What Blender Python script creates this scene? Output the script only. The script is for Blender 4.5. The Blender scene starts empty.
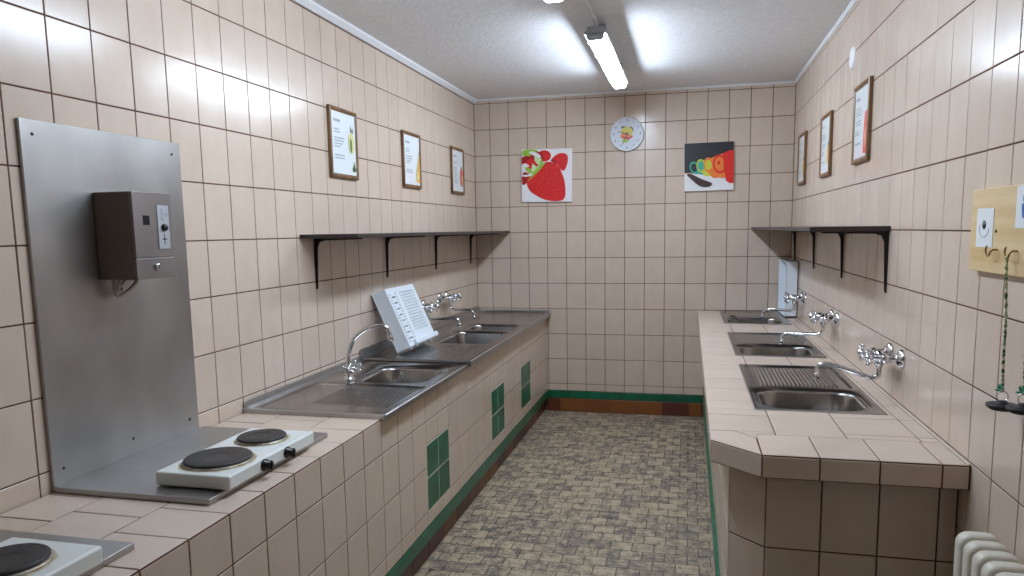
import bpy, bmesh, math, random
from mathutils import Vector, Matrix
random.seed(7)
C = bpy.context.scene.collection
PI = math.pi
V = Vector

# ------------------------------------------------------------------ materials
def s2l(c):
    return tuple(((x/255)/12.92 if x/255 <= .04045 else ((x/255+.055)/1.055)**2.4) for x in c)
def mat(name, rgb, rough=.5, metal=0, spec=.5, coat=0):
    m = bpy.data.materials.new(name); m.use_nodes = True
    b = m.node_tree.nodes['Principled BSDF']
    b.inputs['Base Color'].default_value = (*s2l(rgb), 1)
    b.inputs['Roughness'].default_value = rough
    b.inputs['Metallic'].default_value = metal
    b.inputs['Specular IOR Level'].default_value = spec
    b.inputs['Coat Weight'].default_value = coat
    b.inputs['Coat Roughness'].default_value = .08
    return m
def nd(m, t, **k):
    n = m.node_tree.nodes.new(t)
    for a, v in k.items():
        if a.startswith('i_'): n.inputs[a[2:].replace('_', ' ')].default_value = v
        else: setattr(n, a, v)
    return n
def lk(m, a, b): m.node_tree.links.new(a, b)
def bsdf(m): return m.node_tree.nodes['Principled BSDF']
def ramp(m, stops, interp='LINEAR'):
    r = nd(m, 'ShaderNodeValToRGB'); r.color_ramp.interpolation = interp
    e = r.color_ramp.elements
    while len(e) < len(stops): e.new(.5)
    for q, (p, c) in zip(e, stops): q.position = p; q.color = (*s2l(c), 1)
    return r
def noise_mix(m, c1, c2, scale=(1, 1, 1), ns=5, detail=3, lo=.35, hi=.65, rough=None, bump=0, island=0, bdist=.001):
    tc = nd(m, 'ShaderNodeTexCoord'); mp = nd(m, 'ShaderNodeMapping'); mp.inputs['Scale'].default_value = scale
    n = nd(m, 'ShaderNodeTexNoise'); n.inputs['Scale'].default_value = ns; n.inputs['Detail'].default_value = detail
    lk(m, tc.outputs['Object'], mp.inputs['Vector']); lk(m, mp.outputs[0], n.inputs['Vector'])
    r = ramp(m, [(lo, c1), (hi, c2)]); lk(m, n.outputs['Fac'], r.inputs[0])
    out = r.outputs[0]
    if island:
        g = nd(m, 'ShaderNodeNewGeometry'); mr = nd(m, 'ShaderNodeMapRange')
        mr.inputs['To Min'].default_value = 1-island; mr.inputs['To Max'].default_value = 1+island
        lk(m, g.outputs['Random Per Island'], mr.inputs['Value'])
        h = nd(m, 'ShaderNodeHueSaturation'); lk(m, mr.outputs[0], h.inputs['Value']); lk(m, out, h.inputs['Color']); out = h.outputs[0]
    lk(m, out, bsdf(m).inputs['Base Color'])
    if rough:
        mr = nd(m, 'ShaderNodeMapRange'); mr.inputs['To Min'].default_value = rough[0]; mr.inputs['To Max'].default_value = rough[1]
        lk(m, n.outputs['Fac'], mr.inputs['Value']); lk(m, mr.outputs[0], bsdf(m).inputs['Roughness'])
    if bump:
        b = nd(m, 'ShaderNodeBump'); b.inputs['Strength'].default_value = bump; b.inputs['Distance'].default_value = bdist
        lk(m, n.outputs['Fac'], b.inputs['Height']); lk(m, b.outputs[0], bsdf(m).inputs['Normal'])
    return m

TILE = noise_mix(mat('beige_tile', (200, 180, 164), .24, spec=.5), (206, 186, 168), (211, 192, 175), (1, 1, .6), 14, 2, .3, .7, rough=(.20, .23), island=.03)
TOPT = noise_mix(mat('worktop_tile', (200, 180, 164), .35, spec=.5), (204, 183, 166), (210, 191, 175), (.6, 1, 1), 14, 2, .3, .7, rough=(.32, .37), island=.035)
GROUT = noise_mix(mat('brown_grout', (92, 62, 50), .9, spec=.2), (84, 54, 44), (104, 72, 58), ns=8)
LGROUT = mat('pale_grout', (214, 206, 190), .8)
GREEN = noise_mix(mat('green_tile', (8, 92, 62), .3), (10, 84, 58), (14, 104, 72), ns=12, island=.12)
BROWN = mat('brown_base_tile', (104, 62, 34), .35)
_g = nd(BROWN, 'ShaderNodeNewGeometry'); _r = ramp(BROWN, [(0, (88, 44, 32)), (.3, (122, 70, 32)), (.55, (98, 52, 30)), (.8, (128, 76, 34))], 'CONSTANT')
lk(BROWN, _g.outputs['Random Per Island'], _r.inputs[0]); lk(BROWN, _r.outputs[0], bsdf(BROWN).inputs['Base Color'])
CEIL = noise_mix(mat('ceiling_plaster', (214, 214, 216), .85, spec=.2), (236, 236, 238), (246, 246, 248), ns=60, detail=4, bump=.6, bdist=.004)
WHITE = mat('white_trim_paint', (232, 232, 234), .45)
STEEL = noise_mix(mat('brushed_steel', (150, 150, 152), .3, 1), (172, 171, 171), (184, 183, 182), (1, 1, 1), 6, 3, .3, .7, rough=(.30, .36))
DSTEEL = noise_mix(mat('drainer_steel', (140, 138, 136), .28, 1), (158, 155, 152), (174, 171, 168), (1, .5, 1), 8, 3, .3, .7, rough=(.2, .25))
PANEL = noise_mix(mat('satin_steel_panel', (128, 130, 135), .38, 1), (158, 156, 154), (184, 182, 180), (1, 1, .6), 4, 6, .3, .75, rough=(.34, .48))
CHROME = mat('chrome', (214, 216, 220), .08, 1)
PLAST = mat('white_plastic', (226, 233, 240), .38)
BLACK = mat('black_plastic', (22, 22, 24), .35)
HOLE = mat('dark_void', (12, 12, 13), .9)
RUBBER = mat('black_rubber', (26, 26, 27), .5)
IRON = noise_mix(mat('cast_iron', (44, 40, 40), .5), (38, 35, 36), (56, 50, 48), ns=20, rough=(.42, .6))
RING = noise_mix(mat('stained_ring_steel', (150, 138, 112), .4, .6), (120, 104, 78), (176, 170, 158), ns=30, rough=(.3, .5))
STAIN = noise_mix(mat('burnt_stain', (150, 120, 70), .6), (176, 152, 104), (220, 216, 196), ns=35)
ENAMEL = noise_mix(mat('cream_enamel', (226, 228, 218), .28), (222, 226, 220), (230, 234, 233), ns=4)
RAD = mat('cream_radiator_paint', (214, 208, 192), .4)
SHELF = noise_mix(mat('dark_shelf_laminate', (52, 42, 42), .4), (40, 32, 32), (52, 44, 42), (1, 8, 8), 6)
BRKT = mat('dark_bracket_metal', (36, 30, 30), .45, .3)
FRAME = noise_mix(mat('brown_frame_wood', (112, 80, 48), .4), (96, 66, 38), (134, 100, 62), (1, 1, .3), 30)
PAPER = mat('white_paper', (232, 238, 240), .35, coat=.6)
INK = mat('grey_ink', (150, 156, 164), .6)
PINE = noise_mix(mat('pine_board', (214, 186, 136), .5), (206, 172, 118), (226, 204, 160), (1, .25, 3), 9, 4, .3, .7)
BRONZE = mat('bronze_casing', (122, 108, 102), .42, .3)
BRONZEF = noise_mix(mat('bronze_front', (128, 120, 118), .4, .75), (140, 132, 130), (154, 147, 145), ns=5)
SILVER = mat('silver_plate', (196, 202, 210), .3, .5)
CABLE = mat('grey_cable', (170, 160, 146), .6)
ROPE = noise_mix(mat('green_white_cord', (90, 140, 80), .8), (44, 96, 58), (196, 200, 160), (1, 1, 1), 110, 1, .45, .55)
LACE = mat('green_cord', (20, 120, 84), .7)
GREYH = mat('grey_housing', (160, 166, 172), .45)
SEAL = mat('pale_sealant', (214, 198, 182), .6)
CONC = mat('worktop_underside', (120, 110, 102), .9)
def flat(name, rgb, r=.5): return mat(name, rgb, r)
def emis(name, rgb, s):
    m = mat(name, (240, 240, 240), .4)
    b = bsdf(m); b.inputs['Emission Color'].default_value = (*s2l(rgb), 1); b.inputs['Emission Strength'].default_value = s
    return m
LIGHT = emis('lit_diffuser', (219, 236, 255), 52.0)
LIGHT_SIDE = emis('lit_diffuser_side', (219, 236, 255), 104.0)

# floor: small mottled rectangular setts, running bond
def floor_mat():
    m = mat('sett_pattern_vinyl', (150, 142, 124), .45, spec=.4)
    tc = nd(m, 'ShaderNodeTexCoord')
    br = nd(m, 'ShaderNodeTexBrick'); br.offset = .5; br.squash = 1
    for k, v in {'Scale': 1, 'Mortar Size': .0022, 'Mortar Smooth': .2, 'Bias': 0, 'Brick Width': .098, 'Row Height': .087}.items(): br.inputs[k].default_value = v
    br.inputs['Color1'].default_value = (0, 0, 0, 1); br.inputs['Color2'].default_value = (1, 1, 1, 1); br.inputs['Mortar'].default_value = (.5, .5, .5, 1)
    lk(m, tc.outputs['Object'], br.inputs['Vector'])
    n = nd(m, 'ShaderNodeTexNoise', i_Scale=19, i_Detail=5, i_Roughness=.62); lk(m, tc.outputs['Object'], n.inputs['Vector'])
    n2 = nd(m, 'ShaderNodeTexNoise', i_Scale=70, i_Detail=3); lk(m, tc.outputs['Object'], n2.inputs['Vector'])
    ad = nd(m, 'ShaderNodeMath', operation='MULTIPLY_ADD'); lk(m, br.outputs['Color'], ad.inputs[0]); ad.inputs[1].default_value = .17; lk(m, n.outputs['Fac'], ad.inputs[2])
    ad2 = nd(m, 'ShaderNodeMath', operation='MULTIPLY_ADD'); lk(m, n2.outputs['Fac'], ad2.inputs[0]); ad2.inputs[1].default_value = .6; lk(m, ad.outputs[0], ad2.inputs[2])
    r = ramp(m, [(.60, (74, 69, 71)), (.76, (118, 108, 99)), (.90, (154, 139, 116)), (1.0, (176, 160, 134))]); lk(m, ad2.outputs[0], r.inputs[0])
    mx = nd(m, 'ShaderNodeMix', data_type='RGBA'); lk(m, br.outputs['Fac'], mx.inputs['Factor']); lk(m, r.outputs[0], mx.inputs['A'])
    mx.inputs['B'].default_value = (*s2l((62, 52, 44)), 1)
    lk(m, mx.outputs['Result'], bsdf(m).inputs['Base Color'])
    b = nd(m, 'ShaderNodeBump', invert=True); b.inputs['Strength'].default_value = .35; b.inputs['Distance'].default_value = .002
    lk(m, br.outputs['Fac'], b.inputs['Height']); lk(m, b.outputs[0], bsdf(m).inputs['Normal'])
    return m
FLOOR = floor_mat()

# ------------------------------------------------------------------ mesh helpers
class MB:
    def __init__(s): s.bm = bmesh.new(); s.mats = []; s.cur = 0
    def m(s, material):
        if material not in s.mats: s.mats.append(material)
        s.cur = s.mats.index(material); return s
    def face(s, pts, smooth=False):
        vs = [s.bm.verts.new(p) for p in pts]
        f = s.bm.faces.new(vs); f.material_index = s.cur; f.smooth = smooth; return f
    def box(s, a, b, bev=0, seg=2):
        r = bmesh.ops.create_cube(s.bm, size=1); vs = r['verts']
        a = V(a); b = V(b); c = (a+b)/2; d = b-a
        for v in vs: v.co = V((v.co.x*d.x+c.x, v.co.y*d.y+c.y, v.co.z*d.z+c.z))
        fs = set(f for v in vs for f in v.link_faces)
        for f in fs: f.material_index = s.cur
        if bev:
            es = set(e for v in vs for e in v.link_edges)
            r = bmesh.ops.bevel(s.bm, geom=list(es), offset=bev, segments=seg, affect='EDGES', profile=.5)
            for f in r['faces']: f.smooth = True; f.material_index = s.cur
        return vs
    def lathe(s, prof, o=(0, 0, 0), axis='Z', n=28, smooth=True, M=None):
        # prof: (radius, height) pairs
        o = V(o)
        def P(r, h, t):
            x, y = r*math.cos(t), r*math.sin(t)
            p = {'Z': V((x, y, h)), 'X': V((h, x, y)), 'Y': V((y, h, x))}[axis]
            return (M @ p if M else p)+o
        rings = []
        for r, h in prof:
            if r < 1e-6: rings.append([s.bm.verts.new(P(0, h, 0))])
            else: rings.append([s.bm.verts.new(P(r, h, 2*PI*k/n)) for k in range(n)])
        for A, B in zip(rings, rings[1:]):
            for k in range(n):
                k2 = (k+1) % n
                if len(A) == 1 and len(B) == 1: continue
                vs = [A[0], B[k], B[k2]] if len(A) == 1 else ([A[k], A[k2], B[0]] if len(B) == 1 else [A[k], A[k2], B[k2], B[k]])
                f = s.bm.faces.new(vs); f.material_index = s.cur; f.smooth = smooth
    def tube(s, pts, r, n=12, cap=True, smoothpath=0):
        pts = [V(p) for p in pts]
        for _ in range(smoothpath):
            q = [pts[0]]
            for a, b in zip(pts, pts[1:]): q += [a.lerp(b, .25), a.lerp(b, .75)]
            q.append(pts[-1]); pts = q
        rr = r if isinstance(r, (list, tuple)) else None
        t0 = (pts[1]-pts[0]).normalized(); u = t0.orthogonal().normalized(); rings = []
        for i, p in enumerate(pts):
            t = ((pts[min(i+1, len(pts)-1)]-pts[max(i-1, 0)])).normalized()
            u = (u-t*u.dot(t)).normalized(); w = t.cross(u)
            R = r if rr is None else rr[0]+(rr[1]-rr[0])*i/(len(pts)-1)
            rings.append([s.bm.verts.new(p+(u*math.cos(2*PI*k/n)+w*math.sin(2*PI*k/n))*R) for k in range(n)])
        for A, B in zip(rings, rings[1:]):
            for k in range(n):
                f = s.bm.faces.new([A[k], A[(k+1) % n], B[(k+1) % n], B[k]]); f.smooth = True; f.material_index = s.cur
        if cap:
            for A in (rings[0][::-1], rings[-1]):
                f = s.bm.faces.new(A); f.material_index = s.cur
    def prism(s, poly, d):
        # poly: list of 3D points, d: extrusion vector
        d = V(d); A = [s.bm.verts.new(p) for p in poly]; B = [s.bm.verts.new(V(p)+d) for p in poly]; n = len(A)
        fs = [s.bm.faces.new(A[::-1]), s.bm.faces.new(B)]+[s.bm.faces.new([A[k], A[(k+1) % n], B[(k+1) % n], B[k]]) for k in range(n)]
        for f in fs: f.material_index = s.cur
    def loft(s, loops, close_last=False, smooth=True):
        R = [[s.bm.verts.new(p) for p in L] for L in loops]; n = len(R[0])
        for A, B in zip(R, R[1:]):
            for k in range(n):
                f = s.bm.faces.new([A[k], A[(k+1) % n], B[(k+1) % n], B[k]]); f.smooth = smooth; f.material_index = s.cur
        if close_last:
            f = s.bm.faces.new(R[-1]); f.material_index = s.cur
    def build(s, name, parent=None, normals=True, loc=None):
        if normals: bmesh.ops.recalc_face_normals(s.bm, faces=s.bm.faces)
        me = bpy.data.meshes.new(name); s.bm.to_mesh(me); s.bm.free()
        for m in s.mats: me.materials.append(m)
        o = bpy.data.objects.new(name, me); C.objects.link(o)
        if parent: o.parent = parent
        if loc: o.location = loc
        return o

def tag(o, label=None, cat=None, group=None, kind=None):
    if label: o['label'] = label
    if cat: o['category'] = cat
    if group: o['group'] = group
    if kind: o['kind'] = kind
    return o
def thing(name, label, cat, loc=(0, 0, 0), rz=0, group=None):
    o = bpy.data.objects.new(name, None); C.objects.link(o); o.location = loc; o.rotation_euler = (0, 0, rz)
    o.empty_display_size = .05
    return tag(o, label, cat, group)
def copy_tree(o, parent=None):
    c = o.copy(); C.objects.link(c); c.parent = parent
    for ch in [x for x in list(C.objects) if x.parent == o]: copy_tree(ch, c)
    return c

# ---- tiles as real bevelled pieces on a grout bed
def lines(a, b, off, step):
    k0 = math.ceil((a-off)/step-1e-6); out = [a]
    k = k0
    while off+k*step < b-1e-4:
        if off+k*step > a+1e-4: out.append(off+k*step)
        k += 1
    out.append(b); return out
def sub(rect, hole):
    a, b, c, d = rect; e, f, g, h = hole          # u0,u1,v0,v1
    if e >= b-.002 or f <= a+.002 or g >= d-.002 or h <= c+.002: return [rect]
    out = []
    if g > c: out.append((a, b, c, g))
    if h < d: out.append((a, b, h, d))
    c2, d2 = max(c, g), min(d, h)
    if e > a: out.append((a, e, c2, d2))
    if f < b: out.append((f, b, c2, d2))
    return out
def tiles(mb, O, U, W, N, rects, gap=.0035, thick=.0016, bev=.0014, material=None, jit=.0003):
    O, U, W, N = V(O), V(U), V(W), V(N)
    if material: mb.m(material)
    for (a, b, c, d) in rects:
        a += gap/2; b -= gap/2; c += gap/2; d -= gap/2
        if b-a < .004 or d-c < .004: continue
        ju, jv, j0 = random.uniform(-jit, jit), random.uniform(-jit, jit), random.uniform(-jit, 0)
        def loop(i, h):
            r = []
            for (u, v, su, sv) in ((a+i, c+i, -1, -1), (b-i, c+i, 1, -1), (b-i, d-i, 1, 1), (a+i, d-i, -1, 1)):
                r.append(mb.bm.verts.new(O+U*u+W*v+N*(h+(j0+ju*su+jv*sv if h > -thick+1e-6 else 0))))
            return r
        L0 = loop(0, -thick-.001); L1 = loop(bev*.28, -bev*.55); L2 = loop(bev, 0)
        L1b = L1
        for A, B in ((L0, L1b), (L1b, L2)):
            for k in range(4):
                f = mb.bm.faces.new([A[k], A[(k+1) % 4], B[(k+1) % 4], B[k]]); f.material_index = mb.cur; f.smooth = False
        f = mb.bm.faces.new(L2); f.material_index = mb.cur
def grid(ul, vl, holes=()):
    rs = [(a, b, c, d) for a, b in zip(ul, ul[1:]) for c, d in zip(vl, vl[1:])]
    for h in holes:
        rs = [q for r in rs for q in sub(r, h)]
    return rs

# ------------------------------------------------------------------ room
W_, D_, H_, Y0 = 2.377, 5.58, 2.458, -1.75
CB = .567      # left counter front face
T = .002       # depth of grout behind tile faces
ROWS = sorted([2.224-.2*r for r in range(-1, 12)])
def wall(name, box_a, box_b, O, U, N, ul, vmin, vmax, holes=()):
    mb = MB(); mb.m(GROUT).box(box_a, box_b)
    vl = [vmin]+[z for z in ROWS if vmin+.003 < z < vmax-.003]+[vmax]
    tiles(mb, O, U, (0, 0, 1), N, grid(ul, vl, holes), material=TILE, gap=.0036)
    return tag(mb.build(name, normals=False), kind='structure')
wall('wall_left', (-.1, Y0, 0), (-T, D_, H_), (0, 0, 0), (0, 1, 0), (1, 0, 0), lines(Y0, D_, 1.645, .15), .70, H_)
wall('wall_right', (W_+T, Y0, 0), (W_+.1, D_, H_), (W_, 0, 0), (0, 1, 0), (-1, 0, 0), lines(Y0, D_, 2.5085, .15), .168, H_)
wall('wall_back', (-.1, D_+T, 0), (W_+.1, D_+.1, H_), (0, D_, 0), (1, 0, 0), (0, -1, 0), lines(0, W_, .1268, .15), .168, H_)
wall('wall_front', (-.1, Y0-.1, 0), (W_+.1, Y0-T, H_), (0, Y0, 0), (1, 0, 0), (0, 1, 0), lines(0, W_, .12, .15), .168, H_)
mb = MB(); mb.m(FLOOR).box((-.1, Y0-.1, -.05), (W_+.1, D_+.1, 0)); tag(mb.build('floor'), kind='structure')
mb = MB(); mb.m(CEIL).box((-.1, Y0-.1, H_), (W_+.1, D_+.1, H_+.05)); tag(mb.build('ceiling'), kind='structure')
# skirting: brown tiles with green strip above, on the back and the right wall
def skirting(name, name2, O, U, N, a, b, off):
    O, U, N = V(O), V(U), V(N)
    def bed(mb, z0, z1, t):
        p = [O+U*a+V((0, 0, z0)), O+U*b+V((0, 0, z0)), O+U*b+V((0, 0, z1)), O+U*a+V((0, 0, z1))]
        mb.m(GROUT).prism(p, N*t)
    mb = MB(); bed(mb, 0, .107, .004)
    tiles(mb, O+N*.006, U, (0, 0, 1), N, grid(lines(a, b, off, .2), [0, .106]), material=BROWN, gap=.002)
    tag(mb.build(name, normals=False), kind='structure')
    mb = MB(); bed(mb, .108, .166, .004)
    tiles(mb, O+N*.006, U, (0, 0, 1), N, grid(lines(a, b, off+.1, .6), [.108, .167]), material=GREEN, gap=.001)
    tag(mb.build(name2, normals=False), kind='structure')
skirting('baseboard_back', 'trim_1', (0, D_, 0), (1, 0, 0), (0, -1, 0), CB+.004, 1.765, .07)
skirting('baseboard_right', 'trim_2', (W_, 0, 0), (0, 1, 0), (-1, 0, 0), Y0, 2.1, .0)
# cornice strips
def cornice(name, p0, p1, w, h, inward):
    mb = MB(); mb.m(WHITE); p0, p1, i = V(p0), V(p1), V(inward)
    prof = [(0, 0), (0, -h), (w*.35, -h), (w, -h*.35), (w, 0)]
    mb.prism([p0+i*a+V((0, 0, b)) for a, b in prof], p1-p0); return tag(mb.build(name), kind='structure')
cornice('trim_3', (0, Y0, H_), (0, D_, H_), .03, .032, (1, 0, 0))
cornice('trim_4', (W_, Y0, H_), (W_, D_, H_), .014, .016, (-1, 0, 0))
cornice('trim_5', (0, D_, H_), (W_, D_, H_), .014, .014, (0, -1, 0))

# ------------------------------------------------------------------ left counter
ZL = .765
ctr = thing('tiled_counter', 'long beige tiled counter along the left wall, carrying hotplates and steel sinks', 'counter', (0, 0, 0))
HL = (.03, .56, 2.42, 5.56)     # opening below the sink units
mb = MB()
for r in sub((0.002, CB-.001, Y0, D_-.004), HL):
    mb.m(GROUT).box((r[0], r[2], ZL-.06), (r[1], r[3], ZL-T))
fr = [(a, b, c, d) for a, b, c, d in grid([.367, CB-.001], lines(Y0, 2.42, 1.3408, .15))]
fr += grid([.167, .367], lines(Y0, 2.42, 1.428, .15)); fr += grid([.003, .167], lines(Y0, 2.42, 1.365, .15))
tiles(mb, (0, 0, ZL), (1, 0, 0), (0, 1, 0), (0, 0, 1), fr, material=TOPT, gap=.004)
# thin tiled ledges left around the sink opening
tiles(mb, (0, 0, ZL), (1, 0, 0), (0, 1, 0), (0, 0, 1), grid([.56, CB], lines(2.42, D_-.004, 1.3408, .15)), material=TOPT, gap=.001)
mb.build('worktop', ctr, normals=False)
mb = MB(); mb.m(GROUT).box((CB-.06, Y0, .107), (CB-T, D_-.004, ZL-.06)); mb.box((CB-.06, Y0, ZL-.06), (CB-T, D_-.004, ZL-.0061))
VENT = [(2.8408, 3.1408), (3.8908, 4.1908), (4.6408, 4.9408)]
holes = [(a, b, .232, .532) for a, b in VENT]
tiles(mb, (CB, 0, 0), (0, 1, 0), (0, 0, 1), (1, 0, 0), grid(lines(Y0, D_-.004, 1.3408, .15), [.168, .232, .432, .632, ZL-.003], holes), material=TILE, gap=.0036)
mb.build('counter_front', ctr, normals=False)
for a, b in VENT:
    mb = MB(); mb.m(LGROUT).box((CB-.003, a+.001, .233), (CB+.0002, b-.001, .531))
    tiles(mb, (CB+.001, 0, 0), (0, 1, 0), (0, 0, 1), (1, 0, 0), grid([a+.003, (a+b)/2, b-.003], [.235, .382, .529]), material=GREEN, gap=.004)
    o = mb.build('inset_panel', ctr, normals=False); o['label'] = 'panel of four dark green tiles with pale grout'
mb = MB(); mb.m(GREEN).box((CB-.001, Y0, .108), (CB+.006, D_-.008, .167), .002); o = mb.build('tile_strip', ctr); o['label'] = 'green tile strip'
mb = MB(); mb.m(GROUT).box((CB-.045, Y0, 0), (CB-.0255, D_-.008, .107))
# the wall-side face lies inside the counter; its street side carries brown tiles
tiles(mb, (CB-.0235, 0, 0), (0, 1, 0), (0, 0, 1), (1, 0, 0), grid(lines(Y0, D_-.008, .1, .2), [0.001, .107]), material=BROWN, gap=.002)
o = mb.build('plinth', ctr, normals=False); o['label'] = 'dark brown tiled plinth'

# ------------------------------------------------------------------ right counter
ZR, XR, YR, XB = .82, 1.725, 2.03, 1.783
SINKS = [(1.885, 2.300, 2.54, 3.38), (1.885, 2.300, 3.62, 4.42), (1.885, 2.300, 4.83, 5.572)]
rc = thing('tiled_counter', 'beige tiled counter with chamfered corner along the right wall, three small sinks let in', 'counter', (0, 0, 0))
hol = [(a+.02, b-.02, c+.02, d-.02) for a, b, c, d in SINKS]
mb = MB(); mb.m(GROUT)
base = [(XR+T, W_-.001, 2.155, D_-.002), (1.86, W_-.001, YR+T, 2.155)]
for h in hol: base = [q for r in base for q in sub(r, h)]
for r in base: mb.box((r[0], r[2], ZR-.067), (r[1], r[3], ZR-T))
mb.prism([(XR+T, 2.156, ZR-.067), (1.8605, YR+T, ZR-.067), (1.8605, 2.156, ZR-.067)], (0, 0, .067-T))
mb.m(SEAL).box((W_-.008, YR+.004, ZR-.002), (W_-.0005, D_-.003, ZR+.002), .001)
hol2 = [(a+.004, b-.004, c+.004, d-.004) for a, b, c, d in SINKS]
tl = grid([XR, 1.918], lines(2.262, D_-.003, 2.262, .2), hol2)
tl += grid([1.918, 2.118], [2.235, 2.54]+lines(2.54, D_-.003, 2.74, .2)[1:], hol2)+grid([2.118, 2.318, W_-.008], [2.235, 2.28, 2.48]+lines(2.48, D_-.003, 2.68, .2)[1:], hol2)
tl += grid([1.86, 2.01, 2.16, 2.31, W_-.008], [YR+.002, 2.235])
tl = [t for t in tl if not (t[0] < 1.87 and t[2] < 2.23 and False)]
tiles(mb, (0, 0, ZR), (1, 0, 0), (0, 1, 0), (0, 0, 1), tl, material=TOPT, gap=.003)
def polytile(mb, pts, z, material, g=.0015, nrm=(0, 0, 1)):
    mb.m(material); c = sum((V(p) for p in pts), V())/len(pts); n = V(nrm)
    A = [V(p)+(c-V(p)).normalized()*g for p in pts]; B = [V(p)+(c-V(p)).normalized()*(g*2) for p in pts]
    lo = [mb.bm.verts.new(p-n*.002) for p in A]; hi = [mb.bm.verts.new(p) for p in B]
    f = mb.bm.faces.new(hi); f.material_index = mb.cur
    for k in range(len(pts)):
        f = mb.bm.faces.new([lo[k], lo[(k+1) % len(pts)], hi[(k+1) % len(pts)], hi[k]]); f.material_index = mb.cur
polytile(mb, [(XR, 2.156, ZR), (1.858, YR, ZR), (1.858, 2.19, ZR), (1.80, 2.26, ZR), (XR, 2.26, ZR)], ZR, TOPT)
polytile(mb, [(1.801, 2.261, ZR), (1.859, 2.192, ZR), (1.859, 2.236, ZR), (1.917, 2.236, ZR), (1.917, 2.261, ZR)], ZR, TOPT, .001)
# the narrow tiles on the edge of the worktop
tiles(mb, (0, YR, 0), (1, 0, 0), (0, 0, 1), (0, -1, 0), grid([1.86, 2.01, 2.16, 2.31, W_-.003], [ZR-.067, ZR-.003]), material=TILE, gap=.004)
tiles(mb, (XR, 0, 0), (0, 1, 0), (0, 0, 1), (-1, 0, 0), grid(lines(2.156, D_-.003, 2.25, .2), [ZR-.067, ZR-.003]), material=TILE, gap=.003)
p0, p1 = V((XR, 2.156, 0)), V((1.859, YR, 0)); d = (p1-p0); L = d.length; d.normalize()
tiles(mb, p0, d, (0, 0, 1), d.cross(V((0, 0, 1))), [(0, L, ZR-.067, ZR-.003)], material=TILE, gap=.003)
mb.build('worktop', rc, normals=False)
# body with its own chamfer
YB = 2.105; cb0, cb1 = V((XB, 2.20, 0)), V((1.88, YB, 0))
mb = MB(); mb.m(GROUT)
mb.box((XB+T, 2.20, 0), (XB+.06, D_-.003, ZR-.068)); mb.box((1.88, YB+T, 0), (W_-.002, YB+.06, ZR-.068))
mb.prism([(XB+T, 2.2005, 0), (1.8805, YB+T, 0), (1.8805, 2.2005, 0)], (0, 0, ZR-.068))
vr = [.168, .32, .52, .735, ZR-.069]
tiles(mb, (0, YB, 0), (1, 0, 0), (0, 0, 1), (0, -1, 0), grid([1.88, 2.03, 2.18, 2.33, W_-.002], vr), material=TILE, gap=.004)
tiles(mb, (XB, 0, 0), (0, 1, 0), (0, 0, 1), (-1, 0, 0), grid(lines(2.20, D_-.003, 2.25, .15), vr), material=TILE, gap=.003)
d = (cb1-cb0); L = d.length; d.normalize(); nn = d.cross(V((0, 0, 1)))
tiles(mb, cb0, d, (0, 0, 1), nn, grid([0, L], vr), material=TILE, gap=.004)
mb.build('counter_front', rc, normals=False)
mb = MB(); mb.m(GREEN); mb.box((XB-.012, 2.20, .108), (XB+.002, D_-.008, .167), .002)
mb.prism([cb0+V((-.012, 0, .108)), cb1+V((0, -.008, .108)), cb1+V((.002, .002, .108)), cb0+V((.002, .002, .108))], (0, 0, .059)); mb.box((1.88, YB-.005, .108), (W_-.03, YB+.002, .167))
o = mb.build('tile_strip', rc); o['label'] = 'green tile strip'
mb = MB(); tiles(mb, (XB+.0005, 0, 0), (0, 1, 0), (0, 0, 1), (-1, 0, 0), grid(lines(2.20, D_-.008, .1, .2), [.001, .107]), material=BROWN, gap=.002)
tiles(mb, (0, YB+.0005, 0), (1, 0, 0), (0, 0, 1), (0, -1, 0), grid(lines(1.88, W_-.03, 1.88, .2), [.001, .107]), material=BROWN, gap=.002)
tiles(mb, cb0, d, (0, 0, 1), nn, [(0, L, .001, .107)], material=BROWN, gap=.002)
o = mb.build('plinth', rc, normals=False); o['label'] = 'dark brown tiled plinth'

# ------------------------------------------------------------------ sinks
def rrect(x0, x1, y0, y1, r, z, nc=8, ns=4):
    pts = []
    cs = [((x1-r, y1-r), 0), ((x0+r, y1-r), 90), ((x0+r, y0+r), 180), ((x1-r, y0+r), 270)]
    for i, ((cx, cy), a0) in enumerate(cs):
        for k in range(nc+1):
            a = math.radians(a0+90*k/nc); pts.append(V((cx+r*math.cos(a), cy+r*math.sin(a), z)))
        (nx, ny), b0 = cs[(i+1) % 4]
        q = V((nx+r*math.cos(math.radians(b0)), ny+r*math.sin(math.radians(b0)), z)); p = pts[-1].copy()
        for k in range(1, ns): pts.append(p.lerp(q, k/ns))
    return pts
def bowl(mb, outer, inner, z, depth, rad=.06, step=.004, material=None):
    x0, x1, y0, y1 = outer; a, b, c, d = inner
    mb.m(material or DSTEEL)
    def R(i, zz, r): return rrect(a+i, b-i, c+i, d-i, max(r, .002), zz)
    loops = [rrect(x0, x1, y0, y1, .0005, z), R(-.024, z, rad+.024), R(-.018, z-step*.7, rad+.018), R(-.012, z-step, rad+.012),
             R(-.004, z-step, rad), R(0, z-step-.003, rad-.003), R(.003, z-step-.012, rad-.004), R(.008, z-depth*.8, rad-.008), R(.014, z-depth*.93, rad-.012), R(.03, z-depth, rad-.02)]
    cx, cy = (a+b)/2, (c+d)/2
    n = len(loops[0])
    last = loops[-1]; dr = []
    for p in last:
        t = V((p.x-cx, p.y-cy, 0)).normalized(); dr.append(V((cx, cy, z-depth-.006))+t*.035)
    loops.append(dr); mb.loft(loops)
    return cx, cy, z-depth-.006
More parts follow.
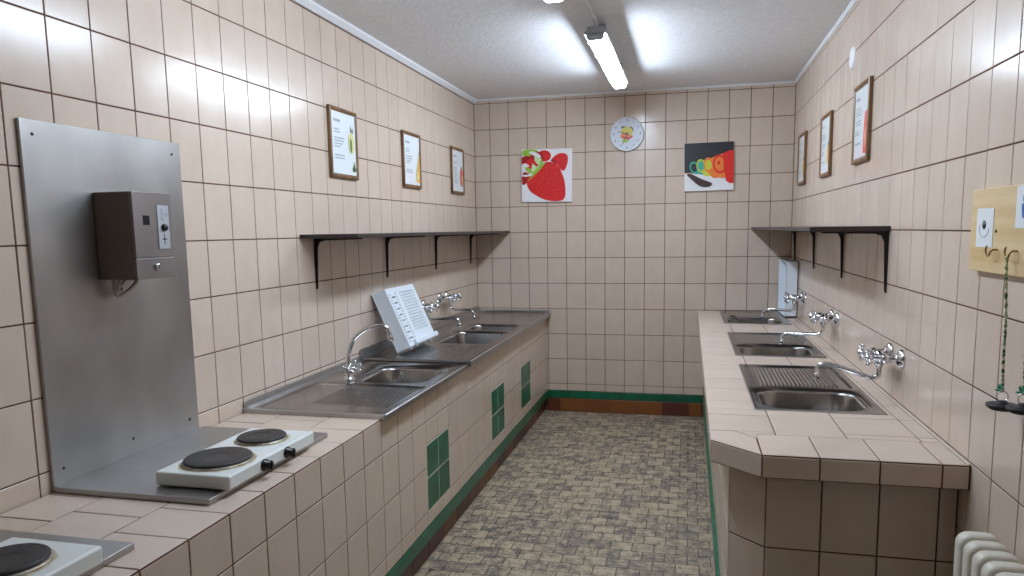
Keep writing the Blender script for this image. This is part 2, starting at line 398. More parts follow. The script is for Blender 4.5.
def drain(parent, cx, cy, z, plug=False):
    mb = MB(); mb.m(CHROME).lathe([(.036, 0), (.034, .002), (.026, .002), (.022, -.004), (.022, -.02)], (cx, cy, z)); mb.m(HOLE).lathe([(.022, -.018), (0, -.018)], (cx, cy, z))
    mb.m(CHROME)
    for k in range(3): mb.box((cx-.02, cy-.012+.011*k, z-.006), (cx+.02, cy-.009+.011*k, z-.004))
    mb.build('drain', parent)
def sheet(mb, x0, x1, y0, y1, f, dx, dy):
    nx = max(1, round((x1-x0)/dx)); ny = max(1, round((y1-y0)/dy))
    g = [[mb.bm.verts.new((x0+(x1-x0)*i/nx, y0+(y1-y0)*j/ny, f(x0+(x1-x0)*i/nx, y0+(y1-y0)*j/ny))) for j in range(ny+1)] for i in range(nx+1)]
    for i in range(nx):
        for j in range(ny):
            q = mb.bm.faces.new([g[i][j], g[i+1][j], g[i+1][j+1], g[i][j+1]]); q.smooth = True; q.material_index = mb.cur
def sm(a, b, x):
    t = max(0, min(1, (x-a)/(b-a))); return t*t*(3-2*t)
def drainer_f(z, x0, x1, y0, y1, gx0, gx1, gy0, gy1, pitch, depth=.005, amp=.003, e=.012):
    # sunken tray with ridges running along y
    def f(x, y):
        tray = sm(x0, x0+e, x)*sm(x1, x1-e, x)*sm(y0, y0+e, y)*sm(y1, y1-e, y) if x1 > x0 else 0
        zz = z-depth*tray
        m = sm(gx0, gx0+.008, x)*(1-sm(gx1-.008, gx1, x))*sm(gy0, gy0+.03, y)*(1-sm(gy1-.03, gy1, y))
        return zz+amp*m*(.5+.5*math.cos(2*PI*(x-gx0)/pitch))**1.5
    return f
# three inset sinks in the right counter
sl = ['small steel inset sink nearest the camera in the right counter',
      'small steel inset sink in the middle of the right counter',
      'small steel inset sink at the far end of the right counter, before the back wall']
for i, (a, b, c, d) in enumerate(SINKS):
    t = thing('inset_sink', sl[i], 'sink', (a, c, ZR), group='steel sinks in the right counter')
    w, l = b-a, d-c; z = .004
    mb = MB(); mb.m(STEEL)
    yb = .345
    cx, cy, cz = bowl(mb, (0, w, 0, yb+.03), (.032, w-.045, .036, yb-.02), z, .15, .075, material=DSTEEL)
    mb.m(DSTEEL)
    f = drainer_f(z, .02, w-.025, yb+.035, l-.025, .045, w-.065, yb+.05, l-.05, .0155, depth=.004, amp=.006)
    sheet(mb, 0, w, yb+.03, l, f, .0035, .012)
    # folded rim down to the tiles
    mb.m(STEEL).loft([rrect(0, w, 0, l, .0005, z), rrect(-.003, w+.003, -.003, l+.003, .003, z-.0035)], smooth=False)
    mb.build('sink_basin', t, normals=False)
    drain(t, cx, cy, cz)
    if i == 2:
        mb = MB(); mb.m(RUBBER).lathe([(0, .012), (.008, .012), (.010, .005), (.026, .005), (.028, 0), (0, 0)], (.075, .375, z-.003)); o = mb.build('drain_plug'); o.location = (a, c, ZR)
        tag(o, 'black rubber plug lying on the far right inset sink', 'plug')

def flat_rim(mb, x0, x1, y0, y1, z, drop, skip=()):
    pass
# left sink unit 1: drainer near, bowl far
S1 = (0.004, .585, 2.39, 3.398); z1 = .785
t = thing('sink_unit', 'single-bowl steel sink unit with ribbed drainer on the left counter, next to the hotplate', 'sink', (0, 0, 0), group='steel sink units on the left counter')
mb = MB(); mb.m(DSTEEL)
x0, x1, y0, y1 = S1; YM = 2.87
zt1 = z1+.004
bx = bowl(mb, (x0+.03, x1, YM, y1), (.205, .52, 2.935, 3.275), z1, .16, .075, step=.006)
def f1(x, y):
    e = .02
    rim = (1-sm(x1-.03, x1-.012, x)*1)*(sm(y0+.012, y0+.03, y))*sm(x0+.04, x0+.06, x)*(1-sm(YM-.012, YM, y))
    zz = z1-.007*rim
    m = sm(.20, .21, x)*(1-sm(.535, .545, x))*sm(y0+.10, y0+.15, y)*(1-sm(YM-.05, YM-.015, y))
    return zz+.0022*m*(.5+.5*math.cos(2*PI*(x-.2)/.0175))
sheet(mb, x0+.03, x1, y0, YM, f1, .0022, .01)
mb.m(STEEL)
mb.prism([(x1-.001, y0, z1), (x1+.004, y0, z1-.004), (x1+.004, y0, z1-.024), (x1-.012, y0, z1-.024), (x1-.012, y0, z1-.0105), (x1-.001, y0, z1-.0085)], (0, y1-y0, 0))
mb.prism([(x0, y0, z1-.0005), (x0, y0-.004, z1-.004), (x0, y0-.004, z1-.0195), (x0, y0+.002, z1-.0195), (x0, y0+.002, z1-.002)], (x1-x0, 0, 0))
mb.build('sink_basin', t, normals=False)
mb = MB(); mb.m(STEEL).prism([(x0+.031, y0, z1), (x0+.010, y0, z1+.003), (x0+.005, y0, z1+.022), (x0, y0, z1+.023), (x0, y0, z1-.019), (x0+.031, y0, z1-.019)], (0, y1-y0, 0))
mb.build('back_upstand', t)
drain(t, *bx)
# left sink unit 2: drainer, two bowls, drainer
S2 = (0.004, .598, 3.402, 5.568); z2 = .800
t2 = thing('sink_unit', 'long steel sink unit with two bowls at the far end of the left counter', 'sink', (0, 0, 0), group='steel sink units on the left counter')
mb = MB(); x0, x1, y0, y1 = S2
Z = z2-.006; mb.m(DSTEEL)
def f2(x, y):
    rim = (1-sm(x1-.045, x1-.02, x))*sm(y0+.012, y0+.035, y)*(1-sm(y1-.05, y1-.025, y))*sm(x0+.035, x0+.06, x)
    m = sm(.2, .22, x)*(1-sm(.50, .52, x))*sm(y0+.06, y0+.1, y)*(1-sm(3.86, 3.9, y))
    return z2-.006*rim-.0015*m*(.5+.5*math.cos(2*PI*(x-.2)/.03))
sheet(mb, x0+.03, x1, y0, 3.93, f2, .005, .012); sheet(mb, x0+.03, x1, 4.86, y1, f2, .01, .012)
XA, XZ = x0+.08, x1-.05
sheet(mb, x0+.03, XA, 3.93, 4.86, f2, .006, .1); sheet(mb, XZ, x1, 3.93, 4.86, f2, .006, .1)
b1 = bowl(mb, (XA, XZ, 3.93, 4.505), (.20, .53, 3.985, 4.46), Z, .17, .06, step=.003)
b2 = bowl(mb, (XA, XZ, 4.505, 4.86), (.20, .53, 4.56, 4.81), Z, .17, .06, step=.003)
mb.m(STEEL)
mb.prism([(x1-.001, y0, z2), (x1+.005, y0, z2-.004), (x1+.005, y0, z2-.032), (x1-.012, y0, z2-.032), (x1-.012, y0, z2-.008), (x1-.001, y0, z2-.006)], (0, y1-y0, 0))
mb.prism([(x0, y0, z2-.0005), (x0, y0-.003, z2-.003), (x0, y0-.003, z2-.012), (x0, y0+.002, z2-.012)], (x1-x0, 0, 0))
mb.build('sink_basin', t2, normals=False)
mb = MB(); mb.m(STEEL).prism([(x0+.031, y0, z2-.001), (x0+.02, y0, z2+.006), (x0+.008, y0, z2+.042), (x0, y0, z2+.043), (x0, y0, z2-.03), (x0+.031, y0, z2-.03)], (0, y1-y0, 0)); mb.build('back_upstand', t2)
mb = MB(); mb.m(STEEL).prism([(x0+.03, y1, z2+.010), (x1, y1, z2+.010), (x1, y1, z2-.03), (x0+.03, y1, z2-.03)], (0, -.006, 0)); mb.build('end_upstand', t2)
drain(t2, *b1); drain(t2, *b2)
# underside support inside the hollow counter
# ------------------------------------------------------------------ taps
def cross_handle(mb, o, ax, r=.031):
    o = V(o); ax = V(ax).normalized(); u = ax.orthogonal().normalized(); w = ax.cross(u)
    rot = math.radians(20); u, w = u*math.cos(rot)+w*math.sin(rot), w*math.cos(rot)-u*math.sin(rot)
    mb.tube([o-ax*.012, o+ax*.010], .0105, 14); mb.tube([o+ax*.010, o+ax*.014], [.0095, .005], 14)
    for d in (u, -u, w, -w):
        mb.tube([o, o+d*r*.55, o+d*r], [.0045, .0065], 8)
        mb.lathe([(0, -.0075), (.005, -.0055), (.0075, 0), (.005, .0055), (0, .0075)], o+d*r, n=10)
def wall_tap(label, loc, rz, spout, group):
    t = thing('wall_tap', label, 'tap', loc, rz, group)
    for s in (-1, 1):
        mb = MB(); mb.m(CHROME).lathe([(.034, 0), (.034, .003), (.0325, .007), (.027, .013), (.019, .018), (.0135, .021), (.0115, .024), (.0115, .055)], (0, .075*s, 0), 'X', 24)
        mb.build('wall_flange', t)
    mb = MB(); mb.m(CHROME)
    mb.lathe([(0, -.094), (.013, -.092), (.016, -.085), (.016, -.06), (.0135, -.055), (.0135, -.02), (.018, -.014), (.018, .014), (.0135, .02), (.0135, .055), (.016, .06), (.016, .085), (.013, .092), (0, .094)], (.055, 0, 0), 'Y', 20)
    for s in (-1, 1):
        mb.lathe([(.015, .055), (.015, .072), (.011, .076), (.011, .088), (.007, .09), (.007, .098)], (0, .052*s, 0), 'X', 16)
    mb.lathe([(.013, -.0), (.015, -.018), (.0155, -.034), (.012, -.036), (.011, -.042)], (.055, 0, 0), 'Z', 16)
    mb.build('tap_body', t)
    for s in (-1, 1):
        mb = MB(); mb.m(CHROME); cross_handle(mb, (.102, .052*s, 0), (1, 0, 0)); mb.build('cross_handle', t)
    mb = MB(); mb.m(CHROME).tube(spout, .0085, 14, smoothpath=2); e = V(spout[-1])
    mb.lathe([(.0085, .004), (.0105, .002), (.0105, -.016), (.0075, -.017)], e, 'Z', 16)
    mb.build('spout', t)
    return t
g = 'wall taps over the right sinks'
def sp(pts): return [(x, y, z) for x, y, z in pts]
wall_tap('chrome two-handled wall tap over the nearest right inset sink, spout arm rising to its tip', (W_, 2.765, .982), PI,
         sp([(.055, 0, -.03), (.055, 0, -.06), (.06, 0, -.082), (.085, -.005, -.083), (.14, -.01, -.062), (.20, -.02, -.044), (.235, -.028, -.040), (.256, -.032, -.052), (.257, -.033, -.082)]), g)
wall_tap('chrome two-handled wall tap over the middle right inset sink, with a level low spout', (W_, 3.885, .982), PI,
         sp([(.055, 0, -.03), (.055, 0, -.066), (.06, -.01, -.085), (.09, -.02, -.09), (.19, -.05, -.091), (.222, -.06, -.092), (.242, -.065, -.108), (.243, -.065, -.134)]), g)
wall_tap('chrome two-handled wall tap over the farthest right inset sink, before the upright white rack', (W_, 4.92, .985), PI,
         sp([(.055, 0, -.03), (.055, 0, -.064), (.06, -.01, -.084), (.09, -.03, -.088), (.175, -.09, -.086), (.205, -.10, -.088), (.236, -.11, -.104), (.240, -.11, -.134)]), g)
g = 'wall taps over the long left sink unit'
wall_tap('chrome wall tap on the left wall just behind the white dish rack', (0, 4.27, .975), 0,
         sp([(.055, 0, -.03), (.055, 0, -.062), (.06, 0, -.078), (.09, 0, -.082), (.19, 0, -.072), (.23, 0, -.070), (.262, 0, -.084), (.265, 0, -.108)]), g)
wall_tap('chrome wall tap on the left wall nearest the back wall', (0, 4.73, .992), 0,
         sp([(.055, 0, -.03), (.055, 0, -.064), (.06, 0, -.084), (.09, 0, -.088), (.16, 0, -.086), (.20, 0, -.090), (.222, 0, -.108), (.226, 0, -.134)]), g)
# deck mixer with swan neck
t = thing('mixer_tap', 'chrome deck mixer tap with tall swan-neck spout on the near left sink unit', 'tap', (.163, 2.955, z1))
mb = MB(); mb.m(CHROME); mb.lathe([(.027, -.004), (.027, .005), (.021, .008), (.019, .03), (.021, .045), (.016, .056), (.011, .06), (.011, .075)], n=22)
for s in (-1, 1): mb.tube([(0, 0, .036), (.014, .036*s, .048)], .0125, 14)
mb.build('tap_body', t)
for s in (-1, 1):
    mb = MB(); mb.m(CHROME); cross_handle(mb, (.019, .047*s, .053), (.35, s, .3), .024); mb.build('handle', t)
mb = MB(); mb.m(CHROME).tube([(0, 0, .06), (-.003, .003, .10), (.008, .008, .15), (.038, .01, .20), (.098, .012, .238), (.160, .015, .252), (.192, .018, .230), (.200, .02, .192)], .0098, 14, smoothpath=2)
mb.lathe([(.0098, .012), (.0125, .01), (.0125, -.014), (.009, -.015)], (.200, .02, .190), n=16); mb.build('spout', t)

# ------------------------------------------------------------------ dish racks
def rack(label, M, cat='dish rack', w=.40, h=.35, d=.08):
    """local: u=width (x), v=height (y), n=thickness (z, perforated face at z=d)"""
    t = thing('dish_rack', label, cat); t.matrix_world = M
    mb = MB(); mb.m(PLAST)
    # perforated face: cells, holes left open
    us = [0, .022]; kinds = ['b']
    for k in range(3): us += [us[-1]+.010, us[-1]+.016]; kinds += ['h', 'b'] if False else ['H', 'b']
    us = [0, .018]; kinds = ['b']
    def add(wd, k): us.append(us[-1]+wd); kinds.append(k)
    add(.007, 'd'); add(.007, 'b'); add(.007, 'd'); add(.010, 'b'); add(.036, 'S'); add(.010, 'b'); add(.007, 'd'); add(.008, 'b'); add(.007, 'd'); add(.016, 'b')
    add(.004, 'b'); add(.026, 'b')
    while us[-1] < w-.05: add(.0095, 'G'); add(.009, 'b')
    us.append(w); kinds.append('b')
    vs = [0, .022]; vk = ['b']
    j = 0
    while vs[-1] < h-.03:
        vs.append(vs[-1]+.0085); vk.append('h'); vs.append(vs[-1]+.0085); vk.append('b'); j += 1
    vs.append(h); vk.append('b')
    grid_v = {}
    def vert(i, j, z=d):
        if (i, j) not in grid_v: grid_v[(i, j)] = mb.bm.verts.new((us[i], vs[j], z))
        return grid_v[(i, j)]
    hi = 0
    for j in range(len(vs)-1):
        if vk[j] == 'h': hi += 1
        for i in range(len(us)-1):
            k = kinds[i]; hole = vk[j] == 'h' and ((k in 'dG' and not (k == 'G' and vs[j] < .07)) or (k == 'S' and hi % 2 == 0))
            if not hole: 
                f = mb.bm.faces.new([vert(i, j), vert(i+1, j), vert(i+1, j+1), vert(i, j+1)])
    # slanted rim walls around it
    r = .02
    base = [V(p) for p in ((0, 0, d), (w, 0, d), (w, h, d), (0, h, d))]
    back = [V(p) for p in ((-.002, -.002, 0), (w+.002, -.002, 0), (w+.002, h+.002, 0), (-.002, h+.002, 0))]
    B1 = [mb.bm.verts.new(p) for p in base]; B2 = [mb.bm.verts.new(p) for p in back]
    for k in range(4): mb.bm.faces.new([B1[k], B1[(k+1) % 4], B2[(k+1) % 4], B2[k]])
    # flanged lip at the open side
    B3 = [mb.bm.verts.new(p) for p in ((-.006, -.006, 0), (w+.006, -.006, 0), (w+.006, h+.006, 0), (-.006, h+.006, 0))]
    for k in range(4): mb.bm.faces.new([B2[k], B2[(k+1) % 4], B3[(k+1) % 4], B3[k]])
    o = mb.build('rack_body', t)
    so = o.modifiers.new('s', 'SOLIDIFY'); so.thickness = .003; so.offset = -1
    bv = o.modifiers.new('b', 'BEVEL'); bv.width = .0025; bv.segments = 2; bv.limit_method = 'ANGLE'; bv.angle_limit = math.radians(60)
    # rows of plate pegs inside the tray
    for k in range(9):
        v = .045+k*.033
        for u in (.10, .16):
            mb = MB(); mb.m(PLAST).tube([(u, v, d-.002), (u, v+.004, .028)], .0028, 6); mb.build('peg', t)
    # cutlery trough along the lower part
    mb = MB(); mb.m(PLAST).box((w*.16, -.004, d-.004), (w+.008, .028, d+.022), .009, 3)
    mb.build('cutlery_trough', t)
    for u in (.05, w*.35, w*.65, w-.05):
        mb = MB(); mb.m(PLAST).lathe([(.009, 0), (.008, -.012), (0, -.013)], (u, -.003, d*.75), 'Y', 12); mb.build('foot', t)
    return t
th = math.asin(.135/.338); s_, c_ = math.sin(th), math.cos(th)
# columns: width->+Y, height->(-s,0,c), thickness->(c,0,s)
M = Matrix(((0, -s_, c_, .142), (1, 0, 0, 3.568), (0, c_, s_, z2+.004), (0, 0, 0, 1)))
rack('white plastic dish rack leaning against the left wall on the long sink unit', M, h=.332)
M = Matrix(((0, 0, -1, W_-.006), (-1, 0, 0, 5.562), (0, 1, 0, ZR+.010), (0, 0, 0, 1)))
M = Matrix(((0, 0, 1, W_-.083), (1, 0, 0, 5.165), (0, 1, 0, ZR+.017), (0, 0, 0, 1)))
rack('white plastic rack standing upright in the far right corner behind the last tap', M, h=.365, d=.075, w=.385)

# ------------------------------------------------------------------ splashback trays, hotplates
def steel_tray(label, y):
    t = thing('steel_splashback', label, 'splashback', (0, y, 0), group='steel splashbacks behind the hotplates')
    mb = MB(); mb.m(PANEL).box((.001, 0, .768), (.011, .592, 1.745), .0015); mb.m(PANEL).box((.001, .004, .77), (.0045, .588, 1.742)); mb.build('back_panel', t)
    mb = MB(); mb.m(PANEL).box((.011, -.002, ZL+.001), (.486, .616, ZL+.016), .002); mb.build('base_tray', t)
    for yy, zz in ((.035, 1.708), (.552, 1.706), (.035, .822), (.29, .83), (.545, .822), (.29, 1.70) if False else (.55, .823)):
        mb = MB(); mb.m(BLACK).lathe([(.0042, 0), (.0042, .0012), (0, .002)], (.011, yy, zz), 'X', 10); mb.build('screw', t)
    return t
steel_tray('tall steel splashback with base tray on the left counter behind the coin box', 1.527)
steel_tray('steel splashback and tray under the hotplate at the bottom left edge of the view', .655)
def hotplate(label, x, y):
    t = thing('double_hotplate', label, 'hotplate', (x, y, ZL+.0165), group='white double hotplates on the left counter')
    mb = MB(); mb.m(ENAMEL).box((0, 0, .003), (.225, .437, .041), .006, 3)
    mb.build('housing', t)
    for a, b in ((.03, .03), (.195, .03), (.03, .417), (.195, .417)):
        mb = MB(); mb.m(BLACK).lathe([(.01, 0), (.01, .005)], (a, b, 0), n=12); mb.build('foot', t)
    for cy, r in ((.114, .0895), (.325, .0715)):
        cx = .112
        mb = MB(); mb.m(RING).lathe([(r+.006, 0.0412), (r+.006, 0.0425), (r+.001, 0.0470), (r-.002, 0.0470)], (cx, cy, 0), n=48)
        mb.m(IRON).lathe([(r, 0.0440), (r, 0.0520), (r-.003, 0.0545), (r*.32, 0.0545), (r*.29, 0.0530), (r*.27, 0.0530), (0, 0.0528)], (cx, cy, 0), n=48)
        mb.m(IRON)
        for q in (r*.5, r*.7, r*.86): mb.lathe([(q, 0.0544), (q+.0015, 0.0551), (q+.003, 0.0544)], (cx, cy, 0), n=48)
        b = mb.build('burner', t)
        # burnt-on ring of dirt on the enamel with a ragged outline
        mb = MB(); mb.m(STAIN); n = 40; A = []; B = []
        for k in range(n):
            a = 2*PI*k/n; rr = r+.009+.007*random.random()*(1 if math.cos(a+PI/3) > -.2 else .2)
            A.append(mb.bm.verts.new((cx+(r+.002)*math.cos(a), cy+(r+.002)*math.sin(a), 0.0416))); B.append(mb.bm.verts.new((cx+rr*math.cos(a), cy+rr*math.sin(a), 0.0414)))
        for k in range(n): mb.bm.faces.new([A[k], B[k], B[(k+1) % n], A[(k+1) % n]])
        o = mb.build('burnt_stain', b); o['label'] = 'brown burnt-on stain around the plate'
    for cy in (.158, .275):
        mb = MB(); mb.m(BLACK).lathe([(.0175, 0), (.0175, .005), (.014, .007), (.0135, .022), (.011, .0235), (0, .0235)], (.2252, cy, .021), 'X', 24); mb.box((.236, cy-.003, .007), (.252, cy+.003, .035), .0015); mb.build('knob', t)
    return t
h1 = hotplate('white double hotplate with black burners on the steel tray under the coin box', (.281), 1.582)
h2 = copy_tree(h1); h2.location = (.280, .73, ZL+.0165); h2['label'] = 'white double hotplate cut off by the bottom left corner of the view'

# coin meter
cm = thing('coin_meter', 'bronze coin meter box mounted on the steel splashback', 'coin box', (.0115, 1.740, 1.32))
mb = MB(); mb.m(BRONZE).box((0, 0, 0), (.118, .153, .249), .003); mb.build('casing', cm)
mb = MB(); mb.m(BRONZEF).box((0.1180, 0, .062), (0.1290, .155, .249), .0015); d1 = mb.build('front_door', cm)
mb = MB(); mb.m(BRONZEF).box((0.1180, 0, .0), (0.1280, .155, .059), .0015); mb.m(SILVER).box((0.1260, .001, .0575), (0.1295, .154, .0605)); d2 = mb.build('cash_drawer', cm)
mb = MB(); mb.m(CHROME).lathe([(.009, 0), (.009, .006), (.007, .008), (0, .008)], (0.1280, .078, .036), 'X', 20); mb.m(HOLE).box((0.1355, .0765, .031), (0.1365, .0795, .041)); mb.build('lock', d2)
mb = MB(); mb.m(HOLE).box((0.1285, .036, .155), (0.1296, .062, .182)); o = mb.build('display_window', d1)
mb = MB(); mb.m(SILVER).box((0.1290, .093, .085), (0.1312, .140, .212), .0008)
mb.m(HOLE); mb.box((0.1310, .115, .098), (0.1316, .118, .128)); mb.box((0.1310, .108, .112), (0.1316, .127, .115))
mb.m(INK)
for k in range(6): mb.box((0.1310, .106, .168+.006*k), (0.1315, .120-.002*(k % 3), .171+.006*k))
mb.lathe([(.0062, 0), (.0062, .0004), (.0042, .0004), (.0042, 0)], (0.1310, .130, .186), 'X', 18)
cp = mb.build('coin_plate', d1)
for a, b in ((.097, .089), (0.1260, .089), (.097, .208), (0.1260, .208)):
    pass
mb = MB(); mb.m(BLACK).lathe([(.011, 0), (.010, .007), (.008, .009), (0, .009)], (0.1310, .117, .148), 'X', 20); mb.build('selector_knob', d1)
mb = MB(); mb.m(CABLE)
mb.tube([(.03, .02, .004), (.03, .018, -.03), (.028, .03, -.052), (.025, .055, -.045), (.03, .085, -.03), (.035, .11, .0)], .005, 8, smoothpath=2); mb.build('cable', cm); mb = MB(); mb.m(CABLE)
mb.tube([(.045, .03, .004), (.04, .02, -.025), (.03, .045, -.04), (.03, .05, -.02), (.035, .03, -.02), (.04, .06, .0)], .004, 8, smoothpath=2)
mb.build('cable', cm)

# ------------------------------------------------------------------ shelves
def shelf(label, x_wall, sgn, y0, y1, depth, ys, group):
    t = thing('wall_shelf', label, 'shelf', (x_wall, 0, 0), 0, group)
    mb = MB(); mb.m(SHELF).box((min(0.001*sgn, depth*sgn), y0, 1.421), (max(0.001*sgn, depth*sgn), y1, 1.439), .002); mb.build('board', t)
    for y in ys:
        mb = MB(); mb.m(BRKT); z = 1.4205
        def P(a, b): return V((a*sgn, y-.009, b))
        poly = [P(.001, z), P(.235, z), P(.237, z-.006), P(.05, z-.010), P(.026, z-.017), P(.015, z-.04), P(.007, z-.228), P(.001, z-.232)]
        mb.prism([p+V((0, .006, 0)) for p in poly], (0, .005, 0))
        mb.box(P(.001, z-.23) if sgn > 0 else P(.004, z-.23), (P(.004, z) if sgn > 0 else P(.001, z))+V((0, .013, 0)))
        mb.box((min(.002*sgn, .235*sgn), y-.009, z-.003), (max(.002*sgn, .235*sgn), y+.004, z))
        mb.build('bracket', t)
shelf('long dark wall shelf on bare brackets along the left wall', 0, 1, 2.868, 5.574, .275, (2.998, 3.795, 4.607, 5.40), 'dark empty wall shelves')
shelf('long dark wall shelf on bare brackets along the right wall', W_, -1, 2.918, 5.574, .28, (2.943, 3.747, 4.563, 5.356), 'dark empty wall shelves')

# ------------------------------------------------------------------ framed recipes
def ell(cx, cy, rx, ry, n=18, rot=0, a0=0, a1=2*PI):
    out = []
    full = abs(a1-a0-2*PI) < 1e-6
    for k in range(n if full else n+1):
        a = a0+(a1-a0)*k/n; x, y = rx*math.cos(a), ry*math.sin(a)
        out.append((cx+x*math.cos(rot)-y*math.sin(rot), cy+x*math.sin(rot)+y*math.cos(rot)))
    return out
def shapes(mb, M, items, z0=.0):
    """flat printed shapes: items = [(material, [(u,v)...])], printed one over the other"""
    for k, (m, pts) in enumerate(items):
        mb.m(m); z = z0+.00012*k
        vs = [mb.bm.verts.new(M @ V((u, v, z))) for u, v in pts]
        f = mb.bm.faces.new(vs); f.material_index = mb.cur
        f.normal_update()
        if f.normal.dot(M.to_3x3() @ V((0, 0, 1))) < 0: f.normal_flip()
PC = {}
def col(name, rgb):
    if name not in PC: PC[name] = flat('print_'+name, rgb, .35)
    return PC[name]
def framed(label, x, sgn, y, z, w, h, fruit, group):
    """frame hung on a side wall; u runs to the viewer's right"""
    t = thing('framed_recipe', label, 'picture', (x, y, z), 0, group)
    # local u axis: looking at the wall; for the left wall right-hand = +Y, for the right wall = -Y
    ud = V((0, sgn, 0)); n = V((sgn, 0, 0)); up = V((0, 0, 1))
    def P(u, v, d): return ud*u+up*v+n*d
    fw = .020
    mb = MB(); mb.m(FRAME)
    a, b = w/2, h/2
    O = [(-a, -b), (a, -b), (a, b), (-a, b)]; I = [(-a+fw, -b+fw), (a-fw, -b+fw), (a-fw, b-fw), (-a+fw, b-fw)]; Mi = [(-a+fw*.45, -b+fw*.45), (a-fw*.45, -b+fw*.45), (a-fw*.45, b-fw*.45), (-a+fw*.45, b-fw*.45)]
    loops = [[P(u, v, 0.001) for u, v in O], [P(u, v, .015) for u, v in O], [P(u, v, .018) for u, v in Mi], [P(u, v, .013) for u, v in I], [P(u, v, .010) for u, v in I]]
    mb.loft(loops, smooth=False); mb.build('frame', t)
    mb = MB(); mb.m(PAPER).face([P(u*1.02, v*1.01, .011) for u, v in I])
    M = Matrix((( *[ud.x, up.x, n.x], 0), (*[ud.y, up.y, n.y], 0), (*[ud.z, up.z, n.z], 0), (0, 0, 0, 1)))
    it = []
    def bar(u0, v, l, th=.0042): it.append((INK, [(u0, v), (u0+l, v), (u0+l, v+th), (u0, v+th)]))
    for k in range(7): bar(-a+.042+.0095*k, b-.068, .0068, .011 if k % 3 else .014)
    random.seed(hash(fruit) % 1000 if False else len(fruit))
    v = b-.105
    while v > -b+.075:
        if random.random() > .22:
            l = random.uniform(.05, .11); bar(-a+.042, v, l)
        v -= .0135
    fx, fy = a-.068, .01
    G, Y, Rr, Or, DG = col('leaf', (96, 128, 62)), col('pale_yellow', (222, 216, 150)), col('coral', (226, 92, 84)), col('amber', (222, 176, 88)), col('dark_leaf', (70, 96, 60))
    if fruit == 'lime':
        it += [(DG, [(fx+.0, fy+.045), (fx-.012, fy+.09), (fx+.008, fy+.06)]), (DG, [(fx+.008, fy+.045), (fx+.02, fy+.085), (fx+.022, fy+.05)]), (Y, ell(fx, fy, .032, .052)), (G, ell(fx-.006, fy-.01, .012, .034)), (DG, ell(a-.045, -b+.05, .02, .014)), (G, [(a-.062, -b+.055), (a-.04, -b+.09), (a-.032, -b+.055)])]
    elif fruit == 'pear':
        it += [(Or, [(a-fw-.004, -b+.035), (a-.075, -b+.04), (a-.088, -b+.085), (a-.068, -b+.13), (a-.05, -b+.17), (a-fw-.004, -b+.215)]), (Y, ell(a-.06, -b+.08, .014, .03)), (DG, [(a-.034, -b+.20), (a-.03, -b+.235), (a-.024, -b+.20)])]
    elif fruit == 'tomato':
        it += [(Rr, ell(a-.062, -.04, .036, .07)), (Y, ell(a-.052, -.055, .012, .028)), (G, [(a-.07, .02), (a-.055, .05), (a-.04, .02)])]
    elif fruit == 'melon':
        it += [(Rr, [(a-fw-.004, -b+.03), (a-.085, -b+.035), (a-.085, -b+.12), (a-.07, -b+.20), (a-fw-.004, -b+.21)]), (col('peach', (238, 150, 130)), ell(a-.055, -b+.1, .018, .04))]
    else:
        it += [(Or, ell(a-.06, -.05, .03, .05)), (G, ell(a-.055, .0, .018, .01, rot=.6))]
    shapes(mb, M, it, .0113)
    mb.build('recipe_sheet', t, normals=False)
gl, gr = 'framed recipes on the left wall', 'framed recipes on the right wall'
framed('framed recipe on the left wall nearest the camera, pale green fruit at right', 0, 1, 3.312, 1.874, .288, .332, 'lime', gl)
framed('brown framed recipe in the middle of the left wall row, amber fruit at lower right', 0, 1, 4.207, 1.873, .288, .330, 'pear', gl)
framed('framed recipe on the left wall nearest the back corner, red fruit at right', 0, 1, 5.105, 1.876, .288, .330, 'tomato', gl)
framed('brown framed recipe on the right wall nearest the camera, coral fruit at lower right', W_, -1, 3.425, 1.878, .288, .334, 'melon', gr)
framed('brown framed recipe in the middle of the right wall row', W_, -1, 4.262, 1.872, .288, .330, 'pears', gr)
framed('brown framed recipe on the right wall nearest the back corner', W_, -1, 5.12, 1.876, .29, .330, 'apple', gr)

# ------------------------------------------------------------------ canvases on the back wall
def canvas_M(x, z, rot):
    return Matrix(((math.cos(rot), -math.sin(rot), 0, x), (0, 0, -1, D_), (math.sin(rot), math.cos(rot), 0, z), (0, 0, 0, 1)))
def rect(a, b, c, d): return [(a, c), (b, c), (b, d), (a, d)]
WHT = col('white', (236, 234, 236))
strawred = noise_mix(flat('print_strawberry', (214, 30, 34), .4), (206, 24, 28), (224, 40, 38), (1, 1, 1), 60, 2, .4, .6)
DR = col('deep_red', (168, 14, 26)); LG = col('lime', (150, 196, 60)); PG = col('pale_leaf', (206, 226, 170))
def canvas(name, label, x, z, w, h, rot, items):
    t = thing(name, label, 'picture'); t.matrix_world = canvas_M(x, z, rot)
    mb = MB(); mb.m(WHT).box((-w/2, -h/2, .0), (w/2, h/2, .018), .0015); mb.build('canvas', t)
    mb = MB(); a, b = w/2-.001, h/2-.001
    def clip(pts):
        def side(ps, f, g):
            out = []
            for i, p in enumerate(ps):
                q = ps[(i+1) % len(ps)]; fp, fq = f(p), f(q)
                if fp >= 0: out.append(p)
                if (fp >= 0) != (fq >= 0):
                    s = fp/(fp-fq); out.append((p[0]+(q[0]-p[0])*s, p[1]+(q[1]-p[1])*s))
            return out
        for f in (lambda p: p[0]+a, lambda p: a-p[0], lambda p: p[1]+b, lambda p: b-p[1]):
            pts = side(pts, f, 0)
            if not pts: break
        return pts
    its = [(m, clip(p)) for m, p in items]; its = [(m, p) for m, p in its if len(p) > 2]
    shapes(mb, Matrix.Identity(4), its, .0183); mb.build('print', t, normals=False)
